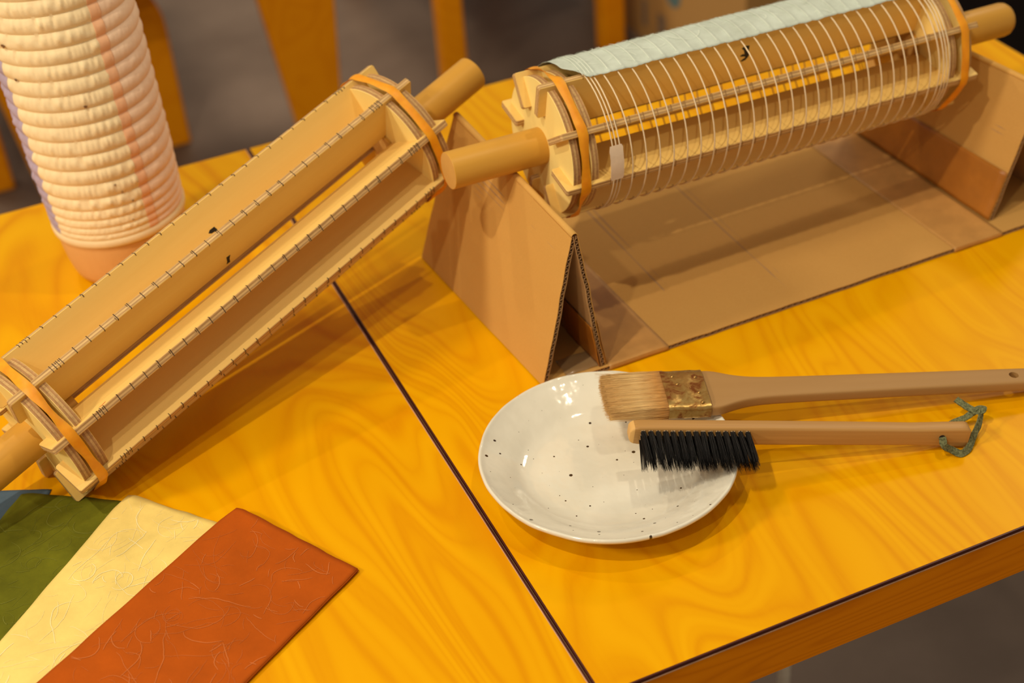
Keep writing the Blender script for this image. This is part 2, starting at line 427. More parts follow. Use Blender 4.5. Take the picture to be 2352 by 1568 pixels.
THL, THR, LFL, LFR = .3778, .22475, .3677, .35957
ml, MWL, _ = mould('bare wooden lantern mould with eight fins, leaning from the left table', PL, .3818, .2224, THL, LFL,
                   [(-.085, .040, .0006, .0006), (LFL-.030, LFL+.071, .0006, .0006)], M['pencil'])
mr, MWR, _ = mould('wooden lantern mould wound with pale strands, resting across the cardboard stand', PR, .02971, -.02528, THR, LFR,
                   [(-.0665, .030, .0006, .0006), (LFR-.030, LFR+.072, .0006, .008)], M['notch'])

def stroke(q, pts, w, fn, lift=.00012):
    """flat pen stroke, tapered; pts in (u,v); fn(u,v,h)"""
    n = len(pts); A = []; B = []
    for i, (u, v) in enumerate(pts):
        a = pts[max(i-1, 0)]; c = pts[min(i+1, n-1)]; dx, dy = c[0]-a[0], c[1]-a[1]; l = math.hypot(dx, dy) or 1
        ww = w*(.6+.4*math.sin(PI*min(1, (i+.6)/n)))/2
        A.append((u-dy/l*ww, v+dx/l*ww)); B.append((u+dy/l*ww, v-dx/l*ww))
    q.quadstrip([[fn(u, v, lift) for u, v in A], [fn(u, v, lift) for u, v in B]])
def fin_of(t, k): return [o for o in t.children if o.name.startswith('fin')][k % 8]
ynear = lambda u, v, h: (u, -TH/2-h, v)
def glyph(polys, par, label):
    q = MB()
    for n_, p in enumerate(polys): q.face([ynear(u, v, .00012+.00003*n_) for u, v in p])
    q.build('numeral', M['ink'], par)['label'] = label
glyph([[(.1808, .0262), (.1845, .0258), (.1832, .0221), (.1833, .0181), (.1799, .0183), (.1808, .0208)]], fin_of(ml, 0), 'black inked 1')
glyph([[(.1863, .0332), (.1884, .0345), (.1926, .0344), (.1933, .0318), (.1926, .0286), (.1907, .0288), (.1911, .0314), (.1882, .0317)],
       [(.1925, .0288), (.1907, .0290), (.1885, .0268), (.1868, .0248), (.1884, .0248), (.1905, .0268)], [(.1868, .0252), (.1925, .0252), (.1925, .0236), (.1868, .0236)]], fin_of(ml, -1), 'black inked 2, half hidden')
glyph([[(.1677, .0435), (.1704, .0452), (.1743, .0445), (.1744, .0403), (.1757, .0367), (.1747, .0335), (.1728, .0326), (.1717, .0357), (.1700, .0411)],
       [(.1673, .0368), (.1697, .0380), (.1722, .0368), (.1720, .0352), (.1681, .0360)], [(.1685, .0318), (.1713, .0336), (.1731, .0346), (.1742, .0333), (.1729, .0318), (.1700, .0311)]], fin_of(mr, 0), 'black inked 3')
q = MB(); stroke(q, [(.0415, .0520), (.0445, .0518), (.0470, .0508)], .0007, lambda u, v, h: (u, TH/2+h, v))
q.build('red_mark', M['red'], fin_of(ml, 1))

def rubber_band(mw, th, s0, w, label, seed):
    rnd = random.Random(seed); t2 = TH/2+.0002; R = RF+.0003; pts = []
    for k in range(8):
        a = th+k*PI/4
        for yy in (-1, 1):
            # local (y,z) of fin corner ; angle increases toward -y
            y, z = -yy*t2, R; pts.append(((math.cos(a)*y-math.sin(a)*z, math.sin(a)*y+math.cos(a)*z), k, yy))
    rows = []; n = len(pts)
    tw = [rnd.uniform(-.9, .9) for _ in range(8)]; wander = [rnd.uniform(-.0015, .0015) for _ in range(9)]
    tw2 = .0009
    for i in range(n):
        (p, k, yy), (p2, k2, _) = pts[i], pts[(i+1) % n]
        seg = 1 if yy == -1 else 8
        for j in range(seg):
            f = j/seg; y = p[0]+(p2[0]-p[0])*f; z = p[1]+(p2[1]-p[1])*f
            tx = Vector((0, p2[0]-p[0], p2[1]-p[1])).normalized(); nrm = Vector((0, y, z)).normalized(); nrm = (nrm-tx*nrm.dot(tx)).normalized()
            hump = math.sin(PI*f)**2 if seg > 1 else 0
            phi = tw[k]*hump; X = Vector((1, 0, 0))
            wd = X*math.cos(phi)+nrm*math.sin(phi); td = nrm*math.cos(phi)-X*math.sin(phi)
            ww = w/2*(1-.18*hump); c = Vector((s0+wander[k]+(wander[k+1 if k < 7 else 0]-wander[k])*f*(1 if seg > 1 else 0), y, z))+nrm*(.0006+hump*.0008)
            rows.append([c+wd*ww, c+wd*ww*.0+td*.0006, c-wd*ww, c-td*.0002][0:1]+[c+wd*ww*.3+td*tw2*.55, c-wd*ww*.3+td*tw2*.55, c-wd*ww, c-wd*ww*.3-td*.0002, c+wd*ww*.3-td*.0002])
    q = MB(); q.quadstrip(rows, True, True)
    o = q.build('rubber_band', M['rubber'], smooth=60); o.matrix_world = mw
    return tag(o, label, 'rubber band', 'rubber bands holding the moulds together')
rubber_band(MWL, THL, .0170, .0075, 'orange rubber band around the lower left end of the bare mould', 1)
rubber_band(MWL, THL, LFL-.0185, .0072, 'orange rubber band around the raised right end of the bare mould', 5)
rubber_band(MWR, THR, .0165, .0080, 'orange rubber band around the left end of the strand-wound mould', 9)
rubber_band(MWR, THR, LFR-.0150, .0075, 'orange rubber band around the far right end of the strand-wound mould', 12)

# ------------------------------------------------------------------ winding strand on the right mould
RS = RF+.0008
def strand():
    t = thing('winding_strand', 'long pale strand wound in a spiral around the right mould', 'strand', MWR)
    pos = tick_positions(LFR); path = []; rr = .00052
    for i in range(len(pos)-1):
        for j in range(48):
            f = j/48; a = THR+PI*.9+2*PI*f
            s = pos[i]+(pos[i+1]-pos[i])*f
            path.append((s, -RS*math.sin(a), RS*math.cos(a)))
    q = MB(); q.tube(path, rr, 6); q.build('strand', M['strand'], t, smooth=180)
    q = MB(); rows = []
    for sgn in (0, 1):
        for i in range(14):
            a = math.radians(73+27*i/13); r = RS+.0010+sgn*.00025 + .0002*nz(i*.9)
            row = [(.0338+.0105*u/5+.0004*nz(i*.7, u), -r*math.sin(a), r*math.cos(a)) for u in range(6)]
            if i in (0, 13): row = [(.0345+.009*u/5, y, z) for u, (x, y, z) in enumerate(row)]
            rows.append(row if sgn == 0 else row)
    front = rows[14:]; back = rows[:14]
    q.quadstrip(front); q.quadstrip(back)
    q.quadstrip([front[0], back[0]]); q.quadstrip([front[-1], back[-1]])
    q.quadstrip([[r[0] for r in front], [r[0] for r in back]]); q.quadstrip([[r[-1] for r in front], [r[-1] for r in back]])
    q.build('tape_patch', M['tape_white'], t, smooth=60)['label'] = 'white paper patch over the first windings'
    return t
strand()
def tissue_sheet():
    t = thing('tissue_paper', 'pale aqua tissue sheet laid along the top of the wound mould', 'paper', MWR)
    nu, nv = 330, 40; s0, s1 = .0245, .335; a0, a1 = math.radians(-82), math.radians(19.0); pos = tick_positions(LFR)
    rows = []
    for j in range(nv+1):
        row = []
        for i in range(nu+1):
            u = i/nu; v = j/nv; s = s0+(s1-s0)*u
            aa = a1+math.radians(2.2)*u+math.radians(.8)*nz(s*60, 5)+math.radians(.5)*nz(s*300, 2)
            a = a0+(aa-a0)*v
            # rounded lower left corner
            cx = max(0, (.012-(s-s0))/.012); vv = max(0, (v-.80)/.20)
            if cx > 0: a -= math.radians(9)*cx**2*v**6
            s_ = s+.010*max(0, v-.86)/.14*(1-u)**30
            rid = min(abs(s_-p) for p in pos)
            r = RS+.00135+.0005*math.exp(-(rid/.0012)**2)+.0010*abs(nz(s*38, a*4, 1))*.8+.0004*nz(s*150, a*14, 3)
            if v > .93: r += .0006*nz(s*90, 9)*(v-.93)/.07
            row.append((s_, -r*math.sin(a), r*math.cos(a)))
        rows.append(row)
    q = MB(); q.quadstrip(rows); o = q.build('sheet', M['tissue'], t, smooth=180)
    md = o.modifiers.new('solid', 'SOLIDIFY'); md.thickness = .00012; md.offset = 1
    rnd = random.Random(4); q = MB()
    for _ in range(90):
        s = rnd.uniform(s0+.02, s1-.02); a = rnd.uniform(-1.2, .27); h = rnd.uniform(-.7, .7)+ (PI if rnd.random() < .5 else 0); c = rnd.gauss(0, 60); pts = []
        for i in range(10):
            pts.append((s, a)); s += .0022*math.cos(h); a += .0022*math.sin(h)/RS; h += c*.0022
        pts = [(min(max(x, s0+.014), s1-.004), min(y, .30)) for x, y in pts]
        stroke(q, pts, rnd.uniform(.0003, .0007), lambda u, v, hh: (u, -(RS+.0028)*math.sin(v), (RS+.0028)*math.cos(v)) if False else (u, -(RS+.0026)*math.sin(v), (RS+.0026)*math.cos(v)))
    f = q.build('fibre', M['fibre_pale'], t); f['kind'] = 'stuff'
    q = MB()
    for p in pos:
        if s0+.006 < p < s1-.003:
            pts = [(p+.0113*(.5-k/60)*.22, a0+(a1-.02-a0)*k/60) for k in range(6, 60)]
            stroke(q, pts, .0007, lambda u, v, hh: (u, -(RS+.0027)*math.sin(v), (RS+.0027)*math.cos(v)))
    f = q.build('strand_ridge', M['fibre_pale'], t); f['kind'] = 'stuff'
tissue_sheet()

# ------------------------------------------------------------------ cardboard stand
def lerp(a, b, f): return tuple(a[i]+(b[i]-a[i])*f for i in range(len(a)))
st = thing('cardboard_stand', 'folded brown cardboard stand with two tent supports under the wound mould', 'stand', Matrix.Translation((.55, .91, 0)))
def stp(o): o.parent = st; o.matrix_parent_inverse = Matrix.Translation((-.55, -.91, 0)); return o
CT = .0036
def corr_panel(name, bot, top, out, nf, face=None, label=None, notch=None, inner=False):
    """corrugated sheet between the edge 'bot' (near,far) and edge 'top' (near,far); thickness CT toward -out"""
    bn, bf = Vector(bot[0]), Vector(bot[1]); tn, tf = Vector(top[0]), Vector(top[1])
    nrm = (tn-bn).cross(bf-bn).normalized()
    if nrm.dot(Vector(out)) < 0: nrm = -nrm
    nv = 30
    def P(u, v, h): # u along height 0..1, v along depth 0..1
        p = bn.lerp(tn, u).lerp(bf.lerp(tf, u), v)
        w = .0009*nz(u*3+7*bn.x, v*4)+.0005*nz(u*9, v*11, 4)
        return p-nrm*(h+w*(.5 if 0 < v < 1 else 1))
    lt = .00045
    for k, (h0, h1, mt, nm) in enumerate(((0, lt, face or M['card'], name), (CT-lt, CT, M['card_in'], 'inner_liner'))):
        q = MB(); g0 = [[P(i/30, j/nv, h0) for i in range(31)] for j in range(nv+1)]; g1 = [[P(i/30, j/nv, h1) for i in range(31)] for j in range(nv+1)]
        q.quadstrip(g0); q.quadstrip(g1)
        q.quadstrip([g0[0], g1[0]]); q.quadstrip([g0[-1], g1[-1]])
        q.quadstrip([[r[0] for r in g0], [r[0] for r in g1]]); q.quadstrip([[r[-1] for r in g0], [r[-1] for r in g1]])
        o = stp(q.build(nm, mt, smooth=40))
        if k == 0 and label: o['label'] = label
    q = MB(); n = nf*8; rws = []
    for v in (0, 1):
        rws.append([P(i/n, v, CT/2+(CT/2-lt)*math.sin(2*PI*nf*i/n)) for i in range(n+1)])
    rw2 = [[Vector(p)+(tn-bn).normalized()*.00035 for p in r] for r in rws]
    q.quadstrip(rws); q.quadstrip(rw2); q.quadstrip([rws[0], rw2[0]]); q.quadstrip([rws[1], rw2[1]])
    stp(q.build('fluting', M['flute']))
RZ = .1262
Lb = ((.3275, .8085, .001), (.3122, 1.0143, .001)); Lr = ((.3538, .8025, RZ-.003), (.3503, 1.0078, RZ-.003))
Li = ((.3765, .8060, .005), (.3660, 1.012, .005)); Lr2 = ((.3588, .8025, RZ-.003), (.3553, 1.0078, RZ-.003))
corr_panel('outer_panel', Lb, Lr, (-1, 0, .2), 27, label='left tent support, bright outer face')
corr_panel('inner_panel', Li, Lr2, (1, 0, .2), 27)
# rounded fold over the ridge
def ridge(a, bb, r, name):
    q = MB(); rows = []
    for v in range(13):
        f = v/12; c = Vector(a).lerp(Vector(bb), f)
        rows.append([c+Vector((math.cos(w)*r*1.0, 0, math.sin(w)*r)) for w in [PI*(k/10) for k in range(11)]])
    rows2 = [[p-Vector((0, 0, .0005)) for p in r_] for r_ in rows]
    q.quadstrip(rows); stp(q.build(name, M['card'], smooth=180)).modifiers.new('solid', 'SOLIDIFY').thickness = .0005
ridge((.3563, .8024, RZ-.0032), (.3528, 1.0079, RZ-.0032), .0027, 'ridge_fold')
Rb = ((.7310, .8260, .005), (.7242, 1.010, .005)); Rr = ((.7663, .8262, .1120), (.7435, 1.010, .1120))
Ro = ((.8020, .8270, .001), (.7840, 1.010, .001)); Rr2 = ((.7708, .8262, .1120), (.7480, 1.010, .1120))
corr_panel('inner_panel', Rb, Rr, (-1, 0, .3), 25, M['card_dim'], label='right tent support, face toward the mould')
corr_panel('outer_panel', Ro, Rr2, (1, 0, .3), 25)
ridge((.76855, .8261, .1118), (.74575, 1.0101, .1118), .0026, 'ridge_fold')
# base sheet : front edge C->D, slightly wavy, flutes along y
def base():
    x0, x1 = .330, .830
    def yf(x): return .8040+(x-.376)/(.718-.376)*.004+.0006*nz(x*40)
    def yb(x): return 1.012
    nx, ny = 80, 24
    def zt(x, y): return .0040+.0004*nz(x*20, y*20)-.0010*math.exp(-((x-.545)/.0035)**2)*(1 if y > .84 else .5)-.0010*math.exp(-((x-.462)/.003)**2)*(1 if y > .87 else .3)
    for nm, dz0, dz1, mt in (('base_sheet', 0, -.0005, M['card_dim']), ('base_liner', -.0030, -.0034, M['card_in'])):
        q = MB()
        def g(dz): return [[(x0+(x1-x0)*i/nx, yf(x0+(x1-x0)*i/nx)+(yb(0)-yf(x0+(x1-x0)*i/nx))*j/ny, max(.0003, zt(x0+(x1-x0)*i/nx, yf(0)+(yb(0)-yf(0))*j/ny)+dz)) for i in range(nx+1)] for j in range(ny+1)]
        a, c = g(dz0), g(dz1)
        q.quadstrip(a); q.quadstrip(c); q.quadstrip([a[0], c[0]]); q.quadstrip([a[-1], c[-1]])
        q.quadstrip([[r[0] for r in a], [r[0] for r in c]]); q.quadstrip([[r[-1] for r in a], [r[-1] for r in c]])
        stp(q.build(nm, mt, smooth=40))
    q = MB(); n = 90*8; rws = []
    for v in (0, 1):
        r = []
        for i in range(n+1):
            x = x0+(x1-x0)*i/n; y = yf(x) if v == 0 else yb(x); r.append((x, y, .0022+.0012*math.sin(2*PI*90*i/n)))
        rws.append(r)
    q.quadstrip(rws); o = stp(q.build('fluting', M['flute'])); o.modifiers.new('solid', 'SOLIDIFY').thickness = .0003
    def strip(xa, xb, mt, dz=.00035, wrap=True, lab=None, xa2=None, xb2=None):
        q = MB(); n = 14; m_ = 20; rows = []
        for i in range(n+1):
            row = []
            xn = xa+(xb-xa)*i/n; xf = (xa2 or xa)+((xb2 or xb)-(xa2 or xa))*i/n
            if wrap: row += [(xn, yf(xn)-.0008, .0006), (xn, yf(xn)-.0008, zt(xn, yf(xn))*.6), (xn, yf(xn)-.0004, zt(xn, yf(xn))+dz*.8)]
            for j in range(m_+1):
                f = j/m_; x = xn+(xf-xn)*f; y = yf(x)+.001+(yb(x)-yf(x)-.002)*f; row.append((x, y, zt(x, y)+dz))
            rows.append(row)
        q.quadstrip(rows); o = stp(q.build('packing_tape', mt, smooth=50)); o.modifiers.new('solid', 'SOLIDIFY').thickness = .00008
        if lab: o['label'] = lab
    strip(.3785, .4275, M['tape'], lab='brown packing tape on the base beside the left support', xa2=.368, xb2=.420)
    strip(.6830, .7300, M['tape'], lab='brown packing tape on the base beside the right support', xa2=.676, xb2=.7235)
base()
def panel_tape(bn, bf, tn, tf, out, f0, f1, mt, lab, off=.0011):
    bn, bf, tn, tf = map(Vector, (bn, bf, tn, tf)); nrm = (tn-bn).cross(bf-bn).normalized()
    if nrm.dot(Vector(out)) < 0: nrm = -nrm
    q = MB(); rows = []
    for i in range(13):
        u = f0+(f1-f0)*i/12; rows.append([bn.lerp(tn, u).lerp(bf.lerp(tf, u), j/20)+nrm*(off+.0003*nz(u*8, j*.4)) for j in range(21)])
    q.quadstrip(rows); o = stp(q.build('packing_tape', mt, smooth=60)); o['label'] = lab
    o.modifiers.new('solid', 'SOLIDIFY').thickness = .00008
panel_tape(Rb[0], Rb[1], Rr[0], Rr[1], (-1, 0, .3), 0.0, .37, M['tape_orange'], 'glossy orange-brown tape up the right support')
panel_tape(Li[0], Li[1], Lr2[0], Lr2[1], (1, 0, .2), 0.0, .34, M['tape'], 'brown tape up the left support')
panel_tape(Li[0], lerp(Li[0], Li[1], .25), Lr2[0], lerp(Lr2[0], Lr2[1], .25), (-1, 0, -.2), 0.0, .32, M['tape_orange'], 'tape wrapped behind the left support', off=CT+.0010)
q = MB()
rows = [[(.346+.028*i/8, .8075+.020*j/6, .0049+.0012*nz(i*.6, j*.6, 2)) for i in range(9)] for j in range(7)]
q.quadstrip(rows); o = stp(q.build('clear_tape', tape('clear_tape', (.55, .38, .2), .35, .08), smooth=180)); o.modifiers.new('solid', 'SOLIDIFY').thickness = .00008
o['label'] = 'crumpled clear tape inside the left support'

# ------------------------------------------------------------------ plate
def plate():
    t = thing('plate', 'round speckled white ceramic plate holding the brush heads', 'plate', Matrix.Translation((.3247, .6980, 0)))
    R = .0850; KS = .986; prof = [(0, .0062), (.02, .0060), (.040, .0062), (.052, .0070), (.059, .0090), (.064, .0120), (.070, .0152), (.077, .0182), (.0815, .0203), (.0838, .0217), (.0852, .0226), (.0864, .0222), (.0868, .0208), (.0858, .0192), (.083, .0170), (.074, .0130), (.062, .0078), (.052, .0040), (.0505, .0006), (.046, .0004), (.044, .0030), (.02, .0034), (0, .0034)]
    n = 144; rows = []
    for r, h in prof:
        row = []
        for i in range(n):
            a = 2*PI*i/n; k = r/R
            wob = 1+k*k*(.018*math.cos(2*(a-math.radians(108)))+.010*nz(math.cos(a)*1.5, math.sin(a)*1.5)+.004*nz(math.cos(a)*7, math.sin(a)*7, 3))
            rr = r*wob*KS; hz = h+(.0013*nz(math.cos(a)*1.7+3, math.sin(a)*1.7)+.0003*nz(math.cos(a)*9, math.sin(a)*9))*k**3*(1 if h > .004 else 0)
            row.append((rr*math.cos(a), rr*math.sin(a), max(.0003, hz*(1.13 if h > .0045 else 1))))
        rows.append(row)
    q = MB(); q.quadstrip(rows, True); o = q.build('dish', M['glaze'], t, smooth=180)
    o.modifiers.new('sub', 'SUBSURF').levels = 1; o.modifiers['sub'].render_levels = 2
plate()

# ------------------------------------------------------------------ paint brush
def hairs(q, n, fn, seg, w, rnd, mi=0):
    """fn(rnd)->(list of points, width) thin three-sided strands"""
    for _ in range(n):
        pts = fn(rnd); k = len(pts); b0 = len(q.v); ang = rnd.uniform(0, PI)
        for i, p in enumerate(pts):
            ww = w*(1-.75*i/(k-1))
            for a in range(3):
                aa = ang+a*2*PI/3; q.v.append((p[0], p[1]+ww*math.cos(aa), p[2]+ww*math.sin(aa)) if seg == 'x' else (p[0]+ww*math.cos(aa), p[1], p[2]+ww*math.sin(aa)))
        for i in range(k-1):
            for a in range(3):
                c = b0+i*3+a; d = b0+i*3+(a+1) % 3; q.f.append((c, d, d+3, c+3)); q.m.append(mi)
def paint_brush():
    u = Vector((.2794, -.093, -.0268)).normalized(); w = Vector((.315, .949, 0)); w = (w-u*w.dot(u)).normalized(); nn = u.cross(w)
    if nn.z < 0: nn = -nn
    w = nn.cross(u)
    t = thing('paint_brush', 'flat paint brush with tan hair, tarnished brass ferrule and long wooden handle', 'brush', frame((.3389, .7346, .0380), u, w, nn))
    # handle outline (half widths) local x,y, thickness z
    hw = [(.066, .0205), (.0720, .0207), (.0760, .0206), (.0800, .0196), (.0850, .0175), (.0900, .0155), (.0960, .0136), (.1040, .0120), (.1150, .0110), (.14, .0103), (.18, .0098), (.22, .0092), (.26, .0087), (.300, .0085), (.308, .0078), (.3125, .0055), (.314, .002)]
    q = MB(); rows = []
    for x, y in hw:
        tz = .0042; r = min(.0022, y*.6); sec = []
        for sx, sz in ((1, 1), (-1, 1), (-1, -1), (1, -1)):
            for k in range(4):
                a0 = {(1, 1): 0, (-1, 1): PI/2, (-1, -1): PI, (1, -1): 1.5*PI}[(sx, sz)]+k/3*PI/2
                sec.append((x, sx*(y-r)+r*math.cos(a0), sz*(tz-r*.8)+r*.8*math.sin(a0)))
        rows.append(sec)
    b0 = q.quadstrip(rows, True); ns = 16
    q.f.append(tuple(range(b0, b0+ns))[::-1]); q.m.append(0); e = b0+(len(rows)-1)*ns; q.f.append(tuple(range(e, e+ns))); q.m.append(0)
    h = q.build('handle', M['brush_wood'], t, smooth=40)
    md = h.modifiers.new('sub', 'SUBSURF'); md.levels = 1; md.render_levels = 1
    q = MB(); q.lathe([(.0033, -.0046), (.0033, .0046)], 24); c = bpy.data.objects.new('cut', q.mesh('cut', M['dark_hole'])); COL.objects.link(c); c.parent = t; c.location = (.286, 0, 0)
    # real hole
    bpy.context.view_layer.update()
    bo = h.modifiers.new('hole', 'BOOLEAN'); bo.object = c; bo.operation = 'DIFFERENCE'
    dg = bpy.context.evaluated_depsgraph_get(); me = bpy.data.meshes.new_from_object(h.evaluated_get(dg)); h.modifiers.clear(); h.data = me
    bpy.data.objects.remove(c)
    # ferrule
    q = MB(); rows = []
    for i in range(9):
        x = .0425+.0285*i/8; sec = []
        Wd, Tz = .0217+.0003*math.cos(i*2.1), .0061+.0002*math.sin(i*1.7)
        for k in range(48):
            a = 2*PI*k/48; c_, s_ = math.cos(a), math.sin(a); ex = 7
            dn = (abs(c_)**ex+abs(s_)**ex)**(1/ex)
            yy = Wd*c_/dn; zz = Tz*s_/dn
            zz *= 1+.06*nz(yy*120, x*140)
            if abs(yy) > Wd-.0035: zz *= .8+.2*(Wd-abs(yy))/.0035
            sec.append((x, yy, zz))
        rows.append(sec)
    inner = [[(x, y*.97, z*.93) for x, y, z in r] for r in rows]
    q.quadstrip(rows, True); q.quadstrip(inner, True); q.quadstrip([rows[0], inner[0]], True); q.quadstrip([rows[-1], inner[-1]], True)
    f = q.build('ferrule', M['brass'], t, smooth=60); f['label'] = 'tarnished brass ferrule'
    for x, y in ((.0500, .012), (.0655, .0105), (.0650, -.0065), (.052, .0035), (.0655, -.0170)):
        q = MB(); q.lathe([(.0014, .0055), (.0013, .0063), (.0007, .0068), (.0002, .0069)], 12); r = q.build('rivet', M['brass'], f, smooth=60); r.location = (x, y, 0)
    # hair
    rnd = random.Random(11); q = MB()
    rows = []
    for i in range(10):
        x = .0445-.041*i/9; sec = []; k_ = i/9
        for k in range(32):
            a = 2*PI*k/32; c_, s_ = math.cos(a), math.sin(a); dn = (abs(c_)**5+abs(s_)**5)**.2
            sec.append((x, (.0205+.0005*k_)*c_/dn, (.0050-.0012*k_)*s_/dn-.0012*k_*k_))
        rows.append(sec)
    b0 = q.quadstrip(rows, True); q.f.append(tuple(range(b0+9*32, b0+10*32))); q.m.append(0)
    def fn(r):
        y = r.uniform(-.0205, .0205); z = r.choice((1, 1, 1, -1, 0))*r.uniform(.0035, .0052)
        if abs(y) > .0195: z = r.uniform(-.005, .005)
        ln = .0435+r.gauss(0, .0008)-.002*abs(y/.02)**4; dy = y*.06+r.gauss(0, .0007); dz = -.0012 if z > 0 else .0005
        bw = r.gauss(0, .0006)
        return [(.0445-ln*f, y+dy*f+bw*math.sin(PI*f), z*(1-.22*f)+dz*f*f) for f in (0, .35, .7, 1)]
    hairs(q, 2600, fn, 'x', .00019, rnd)
    # a few stray hairs
    def fs(r):
        y = r.uniform(.018, .021); return [(.0445-.046*f, y+.004*f*f*r.uniform(.2, 1.3), .003+.002*f*r.uniform(-1, 1)) for f in (0, .3, .6, .8, 1)]
    hairs(q, 14, fs, 'x', .00013, rnd)
    hh = q.build('bristles', M['hair'], t, smooth=180); hh['kind'] = 'stuff'
paint_brush()

# ------------------------------------------------------------------ black bristle brush
def bristle_brush():
    A = Vector((.3350, .6824, .0510)); B = Vector((.5490, .6107, .0156)); u = (B-A).normalized()
    n0 = Vector((-u.y, u.x, 0)).normalized()  # away from camera, horizontal
    n0 = (n0-u*n0.dot(u)).normalized(); up = u.cross(n0)
    be = math.radians(-12)
    back = n0*math.cos(be)-up*math.sin(be); back = n0.copy(); nn = u.cross(back)
    t = thing('bristle_brush', 'slim bamboo brush with a block of black bristles and green loop', 'brush', frame(A, u, back, nn))
    Lh = (B-A).length; w, h = .0098, .0140
    # handle: y from 0 (bristle face) to w ; z from -h to 0 (0 = upper junction edge)
    prof = [(0, .55), (.0010, .78), (.0028, .93), (.006, 1.0), (.02, 1.0), (.10, 1.0), (.15, .98), (.19, .93), (.208, 1.02), (.222, 1.10), (Lh-.003, 1.12), (Lh-.0008, 1.05), (Lh, .9)]
    rows = []
    for x, k in prof:
        sec = []; r = .0016; hz = h*k; zc = -h/2
        for sy, sz in ((1, 1), (-1, 1), (-1, -1), (1, -1)):
            a0 = {(1, 1): 0, (-1, 1): PI/2, (-1, -1): PI, (1, -1): 1.5*PI}[(sy, sz)]
            for j in range(4):
                a = a0+j/3*PI/2; ky = min(1, .75+.25*k) if x < .01 else 1
                sec.append((x, w/2+sy*(w/2*ky-r)+r*math.cos(a), zc+sz*(hz/2-r)+r*math.sin(a)))
        rows.append(sec)
    q = MB(); b0 = q.quadstrip(rows, True); q.f.append(tuple(range(b0, b0+16))[::-1]); q.m.append(1); e = b0+(len(rows)-1)*16; q.f.append(tuple(range(e, e+16))); q.m.append(0)
    q.m[:16] = [1]*16; q.m[16:32] = [1]*16
    hd = q.build('handle', [M['bamboo'], M['bamboo_end']], t, smooth=45)
    q = MB(); q.lathe([(.0021, 0), (.0021, .0003)], 16, axis='X'); q.v = [(y, -x, z) for x, y, z in q.v]
    hole = q.build('cord_hole', M['dark_hole'], hd); hole.location = (.2095, .0001, -.0062)
    rnd = random.Random(21); nt_ = 15
    for i in range(nt_):
        for row in range(3):
            cx = .0055+.0740*(i+.5)/nt_-.0; cz = -.0030-.0036*row; q = MB()
            lean = rnd.gauss(0, .0007)+(.0014 if i == nt_-1 else 0)
            def fn(r):
                a = r.uniform(0, 2*PI); d = math.sqrt(r.random()); ln = .0262+r.gauss(0, .0011); sp = .0014
                x0, z0 = .00165*d*math.cos(a), .0013*d*math.sin(a)
                x1 = x0+.0006*d*math.cos(a)+lean+r.gauss(0, .0003); z1 = z0+sp*.6*d*math.sin(a)+r.gauss(0, .0003)-.0008
                return [(cx+x0+(x1-x0)*f, .0004-ln*f, cz+z0+(z1-z0)*f-.0016*f*f) for f in (0, .5, 1)]
            hairs(q, 60, fn, 'y', .00021, rnd)
            o = q.build('bristle_tuft', M['black_hair'], t, smooth=180)
    q = MB()
    for i in range(nt_):
        for row in range(3):
            q.box((.0055+.0740*(i+.5)/nt_, -.0002, -.0030-.0036*row), (.0026, .0007, .0024))
    o = q.build('tuft_root', M['white_knot'], t); o['kind'] = 'stuff'
    # suede loop, world coordinates
    iv = frame(A, u, back, nn).inverted()
    def ribbon(pts, wd, nrm_hint, name='cord_loop', lab=None, par=t):
        P = [Vector(p) for p in pts]; fine = []
        n = len(P)
        for i in range(n-1):
            p0, p1, p2, p3 = P[max(i-1, 0)], P[i], P[i+1], P[min(i+2, n-1)]
            for k in range(6):
                f = k/6; fine.append(.5*((2*p1)+(p2-p0)*f+(2*p0-5*p1+4*p2-p3)*f*f+(3*p1-p0-3*p2+p3)*f**3))
        fine.append(P[-1]); rows = []; m_ = len(fine)
        for i, p in enumerate(fine):
            tg = (fine[min(i+1, m_-1)]-fine[max(i-1, 0)]).normalized(); hnt = Vector(nrm_hint[0]).lerp(Vector(nrm_hint[1]), i/(m_-1))
            sd = tg.cross(hnt).normalized(); nr = sd.cross(tg); wv = wd*(1+.15*nz(i*.4))
            rows.append([iv@(p+sd*wv/2+nr*.0004), iv@(p-sd*wv/2+nr*.0004), iv@(p-sd*wv/2-nr*.0004), iv@(p+sd*wv/2-nr*.0004)])
        q = MB(); b0 = q.quadstrip(rows, True); q.f.append((b0, b0+1, b0+2, b0+3)); q.m.append(0); e = b0+(m_-1)*4; q.f.append((e, e+1, e+2, e+3)); q.m.append(0)
        return q.build(name, M['cord'], par, smooth=50)
    h0 = A+u*.2095-nn*.0062; lo = ribbon([h0+back*.002, h0-back*.0015, h0-back*.006-nn*.002, (.5346, .6110, .0045), (.5395, .6072, .0022), (.5470, .6090, .0030), (.5545, .6145, .0060), (.5610, .6185, .0095), (.5660, .6230, .0120), (.5690, .6262, .0130)],
           .0048, ((-.3, -.5, .8), (.2, -.9, .3)))
    lo['label'] = 'faded green suede loop'
    ribbon([(.5690, .6280, .0125), (.5650, .6300, .0105), (.5590, .6305, .0080), (.5520, .6318, .0065), (.5440, .6310, .0055)], .0042, ((0, -.4, .9), (0, -.4, .9)), 'cord_loop')
    ribbon([(.5672, .6290, .0120), (.5650, .6335, .0120), (.5625, .6385, .0135), (.5605, .6430, .0150)], .0052, ((.1, -.5, .85), (.1, -.5, .85)), 'cord_tail', )
    kn = [(.5655, .6295, .0108), (.5675, .6255, .0135), (.5705, .6262, .0150), (.5705, .6300, .0130), (.5670, .6312, .0118)]
    ribbon(kn, .0044, ((.2, -.3, .9), (-.2, .3, .9)), 'cord_knot')
